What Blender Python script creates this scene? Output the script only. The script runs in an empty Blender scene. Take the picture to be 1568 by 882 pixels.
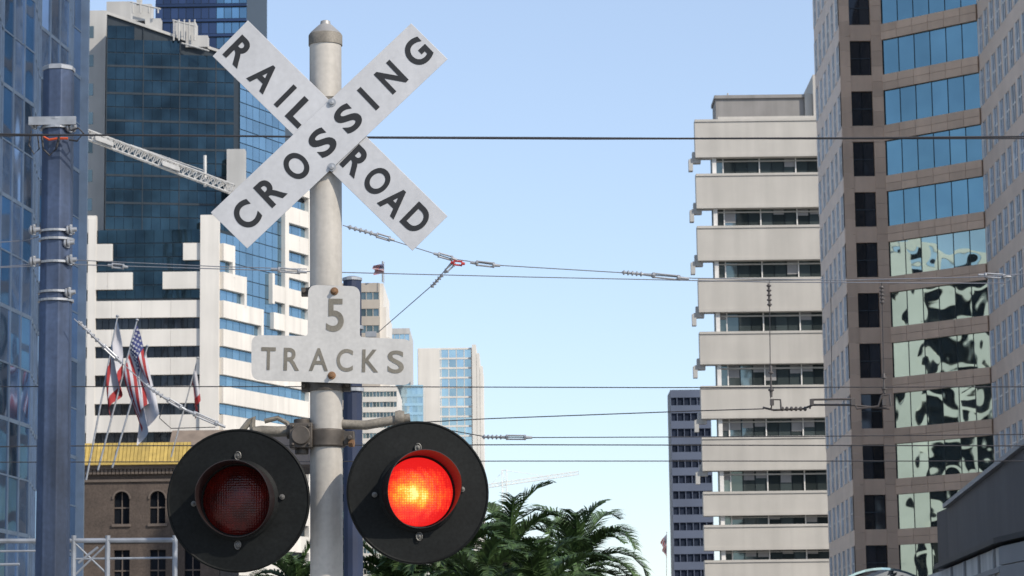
import bpy, math, random
from mathutils import Vector, Matrix
random.seed(7)
# ------------------------------------------------------------------ scene / camera
sc = bpy.context.scene
sc.view_settings.view_transform = 'Standard'
sc.view_settings.look = 'None'
sc.view_settings.exposure = 0
FPX = 4200.0; PITCH = 0.1515; ROLL = 0.0125
CAM = Vector((0, 0, 1.6))
Fw = Vector((0, math.cos(PITCH), math.sin(PITCH)))
U0 = Vector((0, -math.sin(PITCH), math.cos(PITCH)))
R0 = Vector((1, 0, 0))
Rt = math.cos(ROLL)*R0 - math.sin(ROLL)*U0
Up = math.sin(ROLL)*R0 + math.cos(ROLL)*U0
cd = bpy.data.cameras.new("camera"); cam = bpy.data.objects.new("camera", cd)
sc.collection.objects.link(cam)
m = Matrix.Identity(4)
for i in range(3):
    m[i][0] = Rt[i]; m[i][1] = Up[i]; m[i][2] = -Fw[i]; m[i][3] = CAM[i]
cam.matrix_world = m
cd.sensor_width = 36; cd.lens = 36*FPX/1568; cd.clip_start = .1; cd.clip_end = 6000
cd.dof.use_dof = True; cd.dof.focus_distance = 12.1; cd.dof.aperture_fstop = 20
sc.camera = cam

# placement helpers: image pixel coordinates + assumed depth -> world metres
def ray(u, v): return Fw + Rt*((u-784)/FPX) + Up*((441-v)/FPX)
def at(u, v, Y):
    d = ray(u, v); return CAM + d*((Y-CAM.y)/d.y)

# ------------------------------------------------------------------ light
TS = Vector((0.6, -0.5, 0.60)).normalized()
w = bpy.data.worlds.new("World"); sc.world = w; w.use_nodes = True
nt = w.node_tree
bg = nt.nodes['Background']; sky = nt.nodes.new('ShaderNodeTexSky')
sky.sky_type = 'NISHITA'; sky.sun_disc = False
sky.sun_elevation = math.asin(TS.z); sky.sun_rotation = math.atan2(TS.x, TS.y)
sky.air_density = 1.0; sky.dust_density = 0.5; sky.ozone_density = 2.0
# thin summer haze: sky colour lifted towards white
hz = nt.nodes.new('ShaderNodeVectorMath'); hz.operation = 'MULTIPLY_ADD'
hz.inputs[1].default_value = (1.02, 1.0, 1.05); hz.inputs[2].default_value = (1.50, 1.68, 1.85)
nt.links.new(sky.outputs[0], hz.inputs[0]); nt.links.new(hz.outputs[0], bg.inputs[0]); bg.inputs[1].default_value = 0.132
sl = bpy.data.lights.new("sun", 'SUN'); sl.energy = 4.4; sl.angle = math.radians(.5); sl.color = (1, .91, .78)
so = bpy.data.objects.new("sun", sl); sc.collection.objects.link(so)
so.rotation_euler = TS.to_track_quat('Z', 'Y').to_euler(); so.location = (30, -30, 60)

# ------------------------------------------------------------------ materials
def N(t, k, **kw):
    n = t.nodes.new(k)
    for a, b in kw.items(): setattr(n, a, b)
    return n
def pbr(name, col, rough=.7, metal=0., var=.15, scale=1.5, island=0., streak=0., bump=0., bscale=20., spec=.5, tilt=0., fine=0.):
    mt = bpy.data.materials.new(name); mt.use_nodes = True
    t = mt.node_tree; p = t.nodes['Principled BSDF']; L = t.links.new
    tc = N(t, 'ShaderNodeTexCoord')
    no = N(t, 'ShaderNodeTexNoise'); no.inputs['Scale'].default_value = scale; no.inputs['Detail'].default_value = 6
    L(tc.outputs['Object'], no.inputs['Vector'])
    mr = N(t, 'ShaderNodeMapRange'); mr.inputs[1].default_value = .3; mr.inputs[2].default_value = .7
    mr.inputs[3].default_value = 1-var; mr.inputs[4].default_value = 1+var
    L(no.outputs['Fac'], mr.inputs[0]); f = mr.outputs[0]
    def mul(a, b):
        x = N(t, 'ShaderNodeMath', operation='MULTIPLY'); L(a, x.inputs[0]); L(b, x.inputs[1]); return x.outputs[0]
    if streak:
        mp = N(t, 'ShaderNodeMapping'); mp.inputs['Scale'].default_value = (1, 1, .07); L(tc.outputs['Object'], mp.inputs[0])
        n2 = N(t, 'ShaderNodeTexNoise'); n2.inputs['Scale'].default_value = scale*3; n2.inputs['Detail'].default_value = 4; L(mp.outputs[0], n2.inputs['Vector'])
        m2 = N(t, 'ShaderNodeMapRange'); m2.inputs[1].default_value = .35; m2.inputs[2].default_value = .65
        m2.inputs[3].default_value = 1-streak; m2.inputs[4].default_value = 1+streak*.5
        L(n2.outputs['Fac'], m2.inputs[0]); f = mul(f, m2.outputs[0])
    if fine:
        n3 = N(t, 'ShaderNodeTexNoise'); n3.inputs['Scale'].default_value = scale*14; n3.inputs['Detail'].default_value = 5; L(tc.outputs['Object'], n3.inputs['Vector'])
        m3 = N(t, 'ShaderNodeMapRange'); m3.inputs[1].default_value = .3; m3.inputs[2].default_value = .7
        m3.inputs[3].default_value = 1-fine; m3.inputs[4].default_value = 1+fine
        L(n3.outputs['Fac'], m3.inputs[0]); f = mul(f, m3.outputs[0])
    ge = N(t, 'ShaderNodeNewGeometry')
    if island:
        m4 = N(t, 'ShaderNodeMapRange'); m4.inputs[3].default_value = 1-island; m4.inputs[4].default_value = 1+island
        L(ge.outputs['Random Per Island'], m4.inputs[0]); f = mul(f, m4.outputs[0])
    vs = N(t, 'ShaderNodeVectorMath', operation='SCALE'); vs.inputs[0].default_value = col[:3]; L(f, vs.inputs['Scale'])
    L(vs.outputs[0], p.inputs['Base Color'])
    p.inputs['Roughness'].default_value = rough; p.inputs['Metallic'].default_value = metal
    p.inputs['Specular IOR Level'].default_value = spec
    nrm = None
    if bump:
        n5 = N(t, 'ShaderNodeTexNoise'); n5.inputs['Scale'].default_value = bscale; n5.inputs['Detail'].default_value = 1 if tilt else 5
        L(tc.outputs['Object'], n5.inputs['Vector'])
        b = N(t, 'ShaderNodeBump'); b.inputs['Strength'].default_value = 1; b.inputs['Distance'].default_value = bump
        L(n5.outputs['Fac'], b.inputs['Height']); nrm = b.outputs[0]
    if tilt:
        wn = N(t, 'ShaderNodeTexWhiteNoise', noise_dimensions='1D'); L(ge.outputs['Random Per Island'], wn.inputs['W'])
        s1 = N(t, 'ShaderNodeVectorMath', operation='SUBTRACT'); L(wn.outputs['Color'], s1.inputs[0]); s1.inputs[1].default_value = (.5, .5, .5)
        s2 = N(t, 'ShaderNodeVectorMath', operation='SCALE'); L(s1.outputs[0], s2.inputs[0]); s2.inputs['Scale'].default_value = tilt
        s3 = N(t, 'ShaderNodeVectorMath', operation='ADD'); L(nrm if nrm else ge.outputs['Normal'], s3.inputs[0]); L(s2.outputs[0], s3.inputs[1])
        s4 = N(t, 'ShaderNodeVectorMath', operation='NORMALIZE'); L(s3.outputs[0], s4.inputs[0]); nrm = s4.outputs[0]
    if nrm: L(nrm, p.inputs['Normal'])
    return mt
def glass(name, col, metal=.85, island=.3, tilt=.03, bump=.02, bscale=.5, rough=.04, var=.1):
    return pbr(name, col, rough, metal, var, .3, island=island, bump=bump, bscale=bscale, tilt=tilt)

M = dict(
 asphalt=pbr('asphalt', (.05,.05,.052), .9, var=.2, scale=.8, bump=.01, bscale=60),
 concrete_ground=pbr('pavement_concrete', (.32,.31,.29), .9, var=.15, bump=.005),
 paint=pbr('road_paint', (.75,.75,.72), .7, var=.15, scale=4),
 rail=pbr('rail_steel', (.3,.28,.26), .35, .9),
 sign_white=pbr('sign_white_sheeting', (.475,.48,.495), .42, var=.06, scale=3, fine=.05, streak=.06),
 tsign=pbr('weathered_sign_white', (.49,.48,.46), .5, var=.06, scale=4, fine=.06, streak=.06),
 black=pbr('letter_black', (.011,.011,.012), .5, var=.2),
 faded=pbr('faded_letter_grey', (.17,.155,.125), .6, var=.25, scale=9, fine=.15),
 mast=pbr('mast_grey_paint', (.47,.44,.395), .5, var=.10, scale=3, streak=.20, fine=.07),
 mastcap=pbr('weathered_cap_metal', (.19,.17,.14), .6, var=.4, scale=9, fine=.2),
 capcone=pbr('cast_aluminium', (.30,.29,.275), .5, .3, var=.2, scale=10),
 disc=pbr('signal_black_paint', (.0065,.0075,.0075), .6, var=.3, scale=5, fine=.3, spec=.15),
 cast=pbr('dark_cast_metal', (.08,.068,.057), .6, .3, var=.4, scale=14),
 latch=pbr('latch_metal', (.13,.125,.115), .5, .4, var=.3, scale=14),
 rust=pbr('rusty_bolt', (.20,.11,.055), .7, .3, var=.4, scale=30),
 steel=pbr('galvanised_steel', (.34,.35,.365), .45, .5, var=.2, scale=8),
 gantry=pbr('gantry_weathered_steel', (.24,.26,.29), .6, .3, var=.25, scale=5),
 bluesteel=pbr('blue_grey_pole_paint', (.050,.072,.128), .38, .2, var=.3, scale=1.6, streak=.5, fine=.14),
 navy=pbr('navy_pole_paint', (.016,.025,.058), .5, .1, var=.2, scale=3),
 wire=pbr('wire_dark', (.035,.035,.04), .6, .3, var=.1),
 wirelt=pbr('wire_aluminium', (.20,.21,.24), .5, .4, var=.1),
 insdark=pbr('insulator_brown', (.07,.06,.055), .4, var=.2),
 redi=pbr('red_turnbuckle', (.45,.03,.03), .5),
 orange=pbr('orange_strap', (.55,.08,.02), .6),
 whitebld=pbr('white_precast', (.66,.63,.58), .8, var=.05, scale=.3, island=.05, streak=.08),
 whiterefl=pbr('white_painted_concrete', (.80,.79,.72), .8, var=.05, scale=.3),
 cream=pbr('cream_concrete', (.44,.435,.42), .8, var=.08, scale=.3, streak=.1),
 tan=pbr('tan_concrete', (.45,.41,.36), .8, var=.08, scale=.3, streak=.08),
 beige=pbr('beige_precast_panels', (.475,.455,.42), .8, var=.06, scale=.35, island=.012, streak=.07),
 beigegrey=pbr('grey_penthouse', (.24,.232,.225), .8, var=.12, scale=.4, streak=.15),
 pink=pbr('tan_granite', (.52,.375,.275), .55, var=.08, scale=.6, island=.10, streak=.06),
 pinklt=pbr('pale_granite', (.56,.45,.375), .55, var=.08, scale=.6, island=.06),
 darkgrey=pbr('dark_grey_cladding', (.055,.052,.056), .7, var=.15, scale=.5, streak=.1, fine=.06),
 midgrey=pbr('grey_metal_cladding', (.26,.26,.265), .55, var=.08, island=.05),
 palewall=pbr('pale_stucco', (.66,.62,.56), .85, var=.1, scale=.8, streak=.15),
 roofblack=pbr('roof_edge_black', (.02,.02,.022), .6),
 brick=pbr('taupe_brick_wall', (.078,.060,.050), .85, var=.18, scale=.8, fine=.25, streak=.12),
 bricktrim=pbr('taupe_stone_trim', (.115,.092,.078), .8, var=.15, scale=2),
 gold=pbr('yellow_roof_tile', (.42,.30,.08), .6, var=.15, scale=3, island=.15),
 brownroof=pbr('brown_roof', (.2,.16,.13), .8, var=.2),
 mullion=pbr('mullion_grey', (.10,.14,.20), .5, .3),
 mulldark=pbr('mullion_dark', (.022,.032,.042), .5, .3),
 whitefr=pbr('white_window_frame', (.7,.69,.67), .5),
 g_blue=glass('blue_reflective_glass', (.11,.21,.38), .85, .38, .07, .03, .4, var=.4),
 g_dark=glass('dark_teal_glass', (.026,.050,.066), .8, .16, .016, .03, .25, var=.45),
 g_mid=glass('mid_blue_glass', (.20,.33,.44), .8, .15, .02),
 g_win=glass('blue_window_glass', (.12,.23,.34), .75, .4, .05),
 g_black=glass('black_window_glass', (.02,.024,.032), .5, .5, .03),
 g_band=glass('grey_green_window', (.13,.165,.17), .7, .45, .04),
 g_teal=glass('teal_mirror_glass', (.16,.28,.34), .97, .08, .012, .02, .5),
 g_teal_bright=glass('teal_mirror_glass_brightened', (.36,.45,.43), .97, .06, .012, .032, .45, .02),  # same mirror glass, tint lightened so the reflected sunlit block looks brighter
 g_pale=glass('pale_sky_glass', (.38,.50,.56), .85, .15, .02),
 g_flank=glass('flank_window_glass', (.22,.36,.54), .85, .35, .05),
 g_navy=glass('navy_glass', (.05,.075,.14), .7, .25, .03),
 navywall=pbr('navy_cladding_hazed', (.085,.105,.155), .6, var=.1, scale=.3),  # navy wall lightened: distance haze is put into its colour
 g_slate=glass('slate_window_glass', (.055,.07,.11), .6, .3, .02),
 leaf=pbr('palm_leaf', (.040,.072,.022), .55, var=.35, scale=2, island=.6, spec=.35),
 trunk=pbr('palm_trunk', (.16,.12,.09), .9, var=.3, scale=8, bump=.03),
 cranew=pbr('crane_white', (.55,.54,.52), .6),
 cranehaze=pbr('crane_white_hazed', (.80,.79,.74), .6),  # far crane's white made paler, aerial haze painted into the colour
 fl_red=pbr('flag_red', (.26,.018,.02), .8), fl_white=pbr('flag_white', (.42,.42,.45), .8), fl_blue=pbr('flag_blue', (.02,.03,.12), .8),
)

# ------------------------------------------------------------------ mesh helpers
class B:
    def __init__(s): s.v = []; s.f = []
    def quad(s, a, b, c, d):
        n = len(s.v); s.v += [tuple(a), tuple(b), tuple(c), tuple(d)]; s.f.append((n, n+1, n+2, n+3))
    def hexa(s, p):
        n = len(s.v); s.v += [tuple(x) for x in p]
        for q in ((0,3,2,1),(4,5,6,7),(0,1,5,4),(1,2,6,5),(2,3,7,6),(3,0,4,7)): s.f.append(tuple(n+i for i in q))
    def box(s, c, x, y, z):   # centre + three half vectors
        c = Vector(c); x = Vector(x); y = Vector(y); z = Vector(z)
        s.hexa([c-x-y-z, c+x-y-z, c+x+y-z, c-x+y-z, c-x-y+z, c+x-y+z, c+x+y+z, c-x+y+z])
    def abox(s, x0, x1, y0, y1, z0, z1):
        s.box(((x0+x1)/2, (y0+y1)/2, (z0+z1)/2), ((x1-x0)/2,0,0), (0,(y1-y0)/2,0), (0,0,(z1-z0)/2))
    def prism(s, poly, z0, z1):   # z1 scalar or list
        n = len(poly); o = len(s.v)
        zt = z1 if isinstance(z1, (list, tuple)) else [z1]*n
        s.v += [(p[0], p[1], z0) for p in poly] + [(p[0], p[1], zt[i]) for i, p in enumerate(poly)]
        s.f.append(tuple(o+i for i in reversed(range(n)))); s.f.append(tuple(o+n+i for i in range(n)))
        for i in range(n):
            j = (i+1) % n; s.f.append((o+i, o+j, o+n+j, o+n+i))
    def lathe(s, c, ax, prof, seg=32, a0=0., a1=2*math.pi, cap0=False, cap1=False, yup=None):
        ax = Vector(ax).normalized(); c = Vector(c)
        h = Vector(yup) if yup else (Vector((0,0,1)) if abs(ax.z) < .9 else Vector((1,0,0)))
        e1 = h.cross(ax).normalized(); e2 = ax.cross(e1)
        full = abs(a1-a0-2*math.pi) < 1e-6; k = seg if full else seg+1; o = len(s.v)
        for r, d in prof:
            for i in range(k):
                a = a0+(a1-a0)*i/seg; s.v.append(tuple(c+ax*d+e1*(r*math.cos(a))+e2*(r*math.sin(a))))
        for j in range(len(prof)-1):
            for i in range(seg):
                i2 = (i+1) % k; s.f.append((o+j*k+i, o+j*k+i2, o+(j+1)*k+i2, o+(j+1)*k+i))
        if cap0: s.f.append(tuple(o+i for i in reversed(range(k))))
        if cap1: s.f.append(tuple(o+(len(prof)-1)*k+i for i in range(k)))
    def cyl(s, a, b, r, r2=None, seg=12):
        a = Vector(a); b = Vector(b); d = (b-a)
        if d.length < 1e-6: return
        s.lathe(a, d, [(r, 0), (r if r2 is None else r2, d.length)], seg, cap0=True, cap1=True)
    def tube(s, pts, r, seg=6):
        pts = [Vector(p) for p in pts]; o = len(s.v); n = len(pts)
        for i, p in enumerate(pts):
            d = (pts[min(i+1, n-1)]-pts[max(i-1, 0)]).normalized()
            h = Vector((0,0,1)) if abs(d.z) < .9 else Vector((1,0,0))
            e1 = h.cross(d).normalized(); e2 = d.cross(e1)
            for k in range(seg):
                a = 2*math.pi*k/seg; s.v.append(tuple(p+e1*(r*math.cos(a))+e2*(r*math.sin(a))))
        for i in range(n-1):
            for k in range(seg):
                k2 = (k+1) % seg; s.f.append((o+i*seg+k, o+i*seg+k2, o+(i+1)*seg+k2, o+(i+1)*seg+k))
        s.f.append(tuple(o+k for k in reversed(range(seg)))); s.f.append(tuple(o+(n-1)*seg+k for k in range(seg)))
    def done(s, name, mat, parent=None, smooth=False, bevel=0., ang=35):
        me = bpy.data.meshes.new(name); me.from_pydata(s.v, [], s.f); me.update()
        ob = bpy.data.objects.new(name, me); sc.collection.objects.link(ob)
        for mm in (mat if isinstance(mat, list) else [mat]): me.materials.append(mm)
        if smooth:
            me.shade_smooth(); me.set_sharp_from_angle(angle=math.radians(ang))
        if bevel:
            b = ob.modifiers.new('b', 'BEVEL'); b.width = bevel; b.segments = 2; b.limit_method = 'ANGLE'
        if parent:
            ob.parent = parent; ob.matrix_parent_inverse = Matrix.Translation(parent.location).inverted()
        return ob
def empty(name, loc=(0,0,0)):
    e = bpy.data.objects.new(name, None); e.location = loc; e.empty_display_size = .5; sc.collection.objects.link(e); return e
def lerp(a, b, t): return a+(b-a)*t

class Fac:
    def __init__(s, a, b):
        s.a = Vector((a[0], a[1])); s.b = Vector((b[0], b[1])); s.d = (s.b-s.a); s.L = s.d.length; s.d.normalize()
        s.n = Vector((s.d.y, -s.d.x))
    def P(s, x, z, o=0.): q = s.a+s.d*x+s.n*o; return Vector((q.x, q.y, z))
    def box(s, bb, x0, x1, z0, z1, o0, o1):
        bb.hexa([s.P(x0,z0,o1), s.P(x1,z0,o1), s.P(x1,z0,o0), s.P(x0,z0,o0), s.P(x0,z1,o1), s.P(x1,z1,o1), s.P(x1,z1,o0), s.P(x0,z1,o0)])
    def quad(s, bb, x0, x1, z0, z1, o=0.):
        bb.quad(s.P(x0,z0,o), s.P(x1,z0,o), s.P(x1,z1,o), s.P(x0,z1,o))
    def sz(s, u, v):
        d = ray(u, v); n3 = Vector((s.n.x, s.n.y, 0)); t = (s.P(0,0)-CAM).dot(n3)/d.dot(n3); p = CAM+d*t
        return (Vector((p.x, p.y))-s.a).dot(s.d), p.z
    def S(s, u, v=441): return s.sz(u, v)[0]
    def Z(s, u, v): return s.sz(u, v)[1]
def xy(u, v, Y): p = at(u, v, Y); return (p.x, p.y)

# ------------------------------------------------------------------ ground
g = B(); g.quad((-3000,-3000,0), (3000,-3000,0), (3000,3000,0), (-3000,3000,0)); g.done('ground', M['concrete_ground'])
g = B(); g.quad((2,-200,.004), (12,-200,.004), (12,900,.004), (2,900,.004)); g.done('road', M['asphalt'])
g = B(); g.abox(-12, 1.8, -40, 16.5, 0, .14); g.done('pavement', M['concrete_ground'], bevel=.02)
g = B()
g.quad((6.9,-200,.008), (7.05,-200,.008), (7.05,17,.008), (6.9,17,.008)); g.quad((2.3,14,.008), (6.8,14,.008), (6.8,14.6,.008), (2.3,14.6,.008))
g.done('road_marking', M['paint'])
for ty in (20, 24, 30, 34, 38):
    g = B(); g.abox(-200, 200, ty-.75, ty-.68, 0, .05); g.abox(-200, 200, ty+.68, ty+.75, 0, .05); g.done('railway_track', M['rail'])

# ------------------------------------------------------------------ lettering
def letter(bb, ch, c, right, up, wd, ht, off=.0):
    cu = bpy.data.curves.new('t', 'FONT'); cu.body = ch; cu.offset = off; cu.resolution_u = 8
    o = bpy.data.objects.new('t', cu); sc.collection.objects.link(o)
    bpy.context.view_layer.update()
    me = o.evaluated_get(bpy.context.evaluated_depsgraph_get()).to_mesh()
    xs = [v.co.x for v in me.vertices]; ys = [v.co.y for v in me.vertices]
    x0, x1, y0, y1 = min(xs), max(xs), min(ys), max(ys); n = len(bb.v)
    for v in me.vertices:
        a = ((v.co.x-x0)/(x1-x0)-.5)*wd; b = ((v.co.y-y0)/(y1-y0)-.5)*ht
        bb.v.append(tuple(Vector(c)+right*a+up*b))
    for p in me.polygons: bb.f.append(tuple(n+i for i in p.vertices))
    o.evaluated_get(bpy.context.evaluated_depsgraph_get()).to_mesh_clear()
    bpy.data.objects.remove(o)

# ------------------------------------------------------------------ railroad crossing signal
MY = 12.0
mb = at(499.5, 600, MY); MX = mb.x
sig = empty('railroad_crossing_signal', (MX, MY, 0))
PXM = MY/FPX
b = B(); ztop = at(498, 66, MY).z
b.lathe((MX, MY, .0), (0,0,1), [(.0715, 0), (.0715, ztop)], 40, cap1=True); b.done('mast_pole', M['mast'], sig, True)
b = B(); b.lathe((MX, MY, ztop-.012), (0,0,1), [(.0715,0),(.076,0),(.076,.045),(.072,.052)], 40); b.done('mast_cap_collar', M['mastcap'], sig, True)
b = B(); b.lathe((MX, MY, ztop+.04), (0,0,1), [(.072,0),(.066,.008),(.03,.042),(.024,.045),(.021,.06),(.012,.064),(0.001,.065)], 40); b.done('mast_cap_pinnacle', M['capcone'], sig, True)
b = B(); b.lathe((MX, MY, .14), (0,0,1), [(.2,0),(.2,.03),(.11,.05),(.10,.3),(.0725,.34)], 32, cap0=True); b.done('mast_base', M['cast'], sig, True)
# blades
def blade(name, corners, Y, th=.003):
    b = B(); p = [at(u, v, Y) for u, v in corners]
    q = [x+Vector((0, th, 0)) for x in p]
    b.hexa([p[0], p[1], p[2], p[3], q[0], q[1], q[2], q[3]])
    return b.done(name, M['sign_white'], sig, bevel=.0012)
YB2, YB1 = MY-.092, MY-.098
blade('crossbuck_blade_railroad', [(325.5,86),(379.5,31),(685.5,331),(631.5,384)], YB2+.004)
blade('crossbuck_blade_crossing', [(322.5,325.5),(378.5,380.5),(685.5,90.5),(629.5,35.5)], YB1)
lt = B()
def letters(seq, dirpx, Y, ht, off):
    c0 = at(500, 300, Y); r = (at(500+dirpx[0]*100, 300+dirpx[1]*100, Y)-c0).normalized()
    up = (at(500+dirpx[1]*100, 300-dirpx[0]*100, Y)-c0).normalized()
    for ch, u, v, wd in seq: letter(lt, ch, at(u, v, Y), r, up, wd*PXM, ht*PXM, off)
letters([('C',377,329,35),('R',414,292,33),('O',454,254,36),('S',494,218,34),('S',533,181,34),('I',564,151,8),('N',599,118,34),('G',639,80,36)], (.725,-.688), YB1-.0015, 44, .030)
letters([('R',367,79,33),('A',405,117,37),('I',437,147,8),('L',461,172,29),('R',546,247,33),('O',578,277,36),('A',605,308,37),('D',638,335,33)], (.712,.702), YB2+.0025, 44, .030)
lt.done('crossbuck_lettering', M['black'], sig)
# bolts + brackets for crossbuck
b = B()
for u, v in ((508,157),(508,256)):
    c = at(u, v, YB1); b.lathe(c, (0,-1,0), [(.019,0),(.019,.003),(.011,.003),(.011,.012),(.001,.014)], 16)
b.done('crossbuck_bolts', M['steel'], sig, True)
b = B()
for v in (160, 262):
    z = at(500, v, MY).z; b.lathe((MX, MY, z-.02), (0,0,1), [(.0715,0),(.077,0),(.077,.04),(.0715,.04)], 32)
    b.abox(MX+.0, MX+.05, MY-.083, MY-.07, z-.02, z+.02)
b.done('crossbuck_clamps', M['mastcap'], sig, True)
# 5 TRACKS plate (T outline with rounded corners)
YT = MY-.093
def rounded(pts, rad, n=5):
    out = []
    L = len(pts)
    for i in range(L):
        p0 = Vector(pts[i-1]); p = Vector(pts[i]); p1 = Vector(pts[(i+1) % L])
        r = rad[i]; a = p+(p0-p).normalized()*r; c = p+(p1-p).normalized()*r
        for k in range(n+1):
            t = k/n; out.append((1-t)**2*a+2*(1-t)*t*p+t*t*c)
    return out
tp = rounded([(385,513),(471,514.5),(472,436),(551.5,438.5),(551,516),(632,520),(630,590),(385,582)], [14,5,14,14,5,14,14,14])
b = B(); n = len(tp)
b.v = [tuple(at(u, v, YT)) for u, v in tp]+[tuple(at(u, v, YT)+Vector((0,.003,0))) for u, v in tp]
b.f = [tuple(range(n))[::-1], tuple(range(n, 2*n))]+[(i, (i+1) % n, n+(i+1) % n, n+i) for i in range(n)]
b.done('track_count_plate', M['tsign'], sig)
lt = B()
letters([('5',513,482.5,27)], (1,.01), YT-.002, 51, .016)
letters([('T',411,549,22),('R',446.5,550,24),('A',488,550.5,29),('C',528,551.5,25),('K',567,552.5,25),('S',606,554,25)], (.9997,.022), YT-.002, 35, .014)
lt.done('track_count_lettering', M['faded'], sig)
b = B()
for u, v in ((512,446),(508,575)):
    c = at(u, v, YT); b.lathe(c, (0,-1,0), [(.018,0),(.016,.006),(.010,.007),(.009,.02),(.001,.021)], 14)
for u, v in ((535,679),):
    c = at(u, v, MY-.03); b.lathe(c, (1,-.3,0), [(.018,0),(.018,.02),(.001,.021)], 6)
b.done('plate_bolts', M['rust'], sig, True)
b = B()
for v, hh in ((447,.018),(592,.022)):
    z = at(500, v, MY).z
    b.lathe((MX, MY, z-hh), (0,0,1), [(.0715,0),(.079,0),(.079,2*hh),(.0715,2*hh)], 32)
    for sx in (-1, 1):
        b.abox(MX+sx*.09-.018, MX+sx*.09+.018, MY-.02, MY+.02, z-hh, z+hh)
        b.cyl((MX+sx*.095, MY-.045, z), (MX+sx*.095, MY+.045, z), .008, seg=8)
b.done('plate_clamps', M['cast'], sig, True)
# crossarm and junction castings
zc = at(500, 672, MY).z
b = B()
b.lathe((MX, MY, zc-.04), (0,0,1), [(.0715,0),(.085,.004),(.085,.076),(.0715,.08)], 32)
b.abox(MX+.06, MX+.125, MY-.03, MY+.03, zc-.03, zc+.03)
b.cyl((MX+.105, MY-.06, zc), (MX+.105, MY+.06, zc), .012, seg=8)
jc = at(462, 668, MY-.03)
b.box(jc, (.05,0,0), (0,.05,0), (0,0,.055)); b.cyl(jc+Vector((-.0,-.05,.0)), jc+Vector((0,-.062,0)), .042, seg=20)
b.cyl(jc+Vector((0,0,.05)), jc+Vector((0,0,.075)), .035, seg=16)
b.cyl(jc+Vector((0,0,-.08)), jc+Vector((0,0,-.05)), .03, seg=16)
b.cyl(jc+Vector((-.065,0,.02)), jc+Vector((-.045,0,.02)), .032, seg=16)
for dx in (-.035,.035):
    for dz in (-.04,.04): b.cyl(jc+Vector((dx,-.05,dz)), jc+Vector((dx,-.06,dz)), .008, seg=6)
b.done('junction_casting', M['cast'], sig, True, .004)
b = B()
b.tube([at(u, v, MY+.02) for u, v in ((450,660),(425,661),(400,660),(388,662))], .024, 12)
b.tube([at(u, v, MY) for u, v in ((470,648),(480,646),(530,650),(560,651),(600,644),(628,640))], .021, 12)
b.tube([at(u, v, MY+.03) for u, v in ((388,664),(386,650),(388,640),(382,645),(370,660))], .014, 8)
b.tube([at(u, v, MY+.03) for u, v in ((445,668),(440,648),(425,640),(405,645))], .011, 8)
b.tube([at(u, v, MY) for u, v in ((612,648),(612,632))], .016, 8)
b.lathe(at(612,640,MY), (1,0,0), [(.03,-.02),(.035,0),(.03,.02)], 14, cap0=True, cap1=True)
b.done('crossarm_pipes', M['mastcap'], sig, True)

def lens_mat(lit):
    mt = bpy.data.materials.new('lit_red_lens' if lit else 'dark_red_lens'); mt.use_nodes = True
    t = mt.node_tree; p = t.nodes['Principled BSDF']; L = t.links.new
    tc = N(t, 'ShaderNodeTexCoord')
    vo = N(t, 'ShaderNodeTexVoronoi'); vo.inputs['Scale'].default_value = 95; L(tc.outputs['Object'], vo.inputs['Vector']); vo.inputs['Randomness'].default_value = .25
    bp = N(t, 'ShaderNodeBump'); bp.inputs['Distance'].default_value = .002; L(vo.outputs['Distance'], bp.inputs['Height']); L(bp.outputs[0], p.inputs['Normal'])
    p.inputs['Roughness'].default_value = .25
    if not lit:
        no = N(t, 'ShaderNodeTexNoise'); no.inputs['Scale'].default_value = 14; L(tc.outputs['Object'], no.inputs['Vector'])
        cr = N(t, 'ShaderNodeValToRGB'); L(no.outputs['Fac'], cr.inputs[0])
        e = cr.color_ramp.elements; e[0].position = .35; e[0].color = (.045, .004, .003, 1); e[1].position = .7; e[1].color = (.13, .008, .005, 1)
        L(cr.outputs[0], p.inputs['Base Color']); p.inputs['Specular IOR Level'].default_value = .35; return mt
    p.inputs['Base Color'].default_value = (.3, .01, .005, 1)
    # distance from filament image, squashed to an ellipse
    mp = N(t, 'ShaderNodeMapping'); mp.inputs['Scale'].default_value = (3.7, 0, 5.5); mp.inputs['Location'].default_value = (.05, 0, .02); mp.inputs['Rotation'].default_value = (0, .25, 0)
    L(tc.outputs['Object'], mp.inputs[0])
    no = N(t, 'ShaderNodeTexNoise'); no.inputs['Scale'].default_value = 18; L(tc.outputs['Object'], no.inputs['Vector'])
    ln = N(t, 'ShaderNodeVectorMath', operation='LENGTH'); L(mp.outputs[0], ln.inputs[0])
    ad = N(t, 'ShaderNodeMath', operation='MULTIPLY_ADD'); L(no.outputs['Fac'], ad.inputs[0]); ad.inputs[1].default_value = .5; L(ln.outputs['Value'], ad.inputs[2])
    vd = N(t, 'ShaderNodeMath', operation='MULTIPLY_ADD'); L(vo.outputs['Distance'], vd.inputs[0]); vd.inputs[1].default_value = .30; L(ad.outputs[0], vd.inputs[2])
    cr = N(t, 'ShaderNodeValToRGB'); L(vd.outputs[0], cr.inputs[0])
    e = cr.color_ramp.elements; e[0].position = .42; e[0].color = (1, .88, .28, 1); e[1].position = 1.0; e[1].color = (.66, .012, .012, 1)
    x = e.new(.54); x.color = (1, .50, .03, 1); x = e.new(.68); x.color = (1, .15, .015, 1); x = e.new(.86); x.color = (.92, .04, .018, 1)
    L(cr.outputs[0], p.inputs['Emission Color']); p.inputs['Emission Strength'].default_value = 1.2
    return mt

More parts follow.
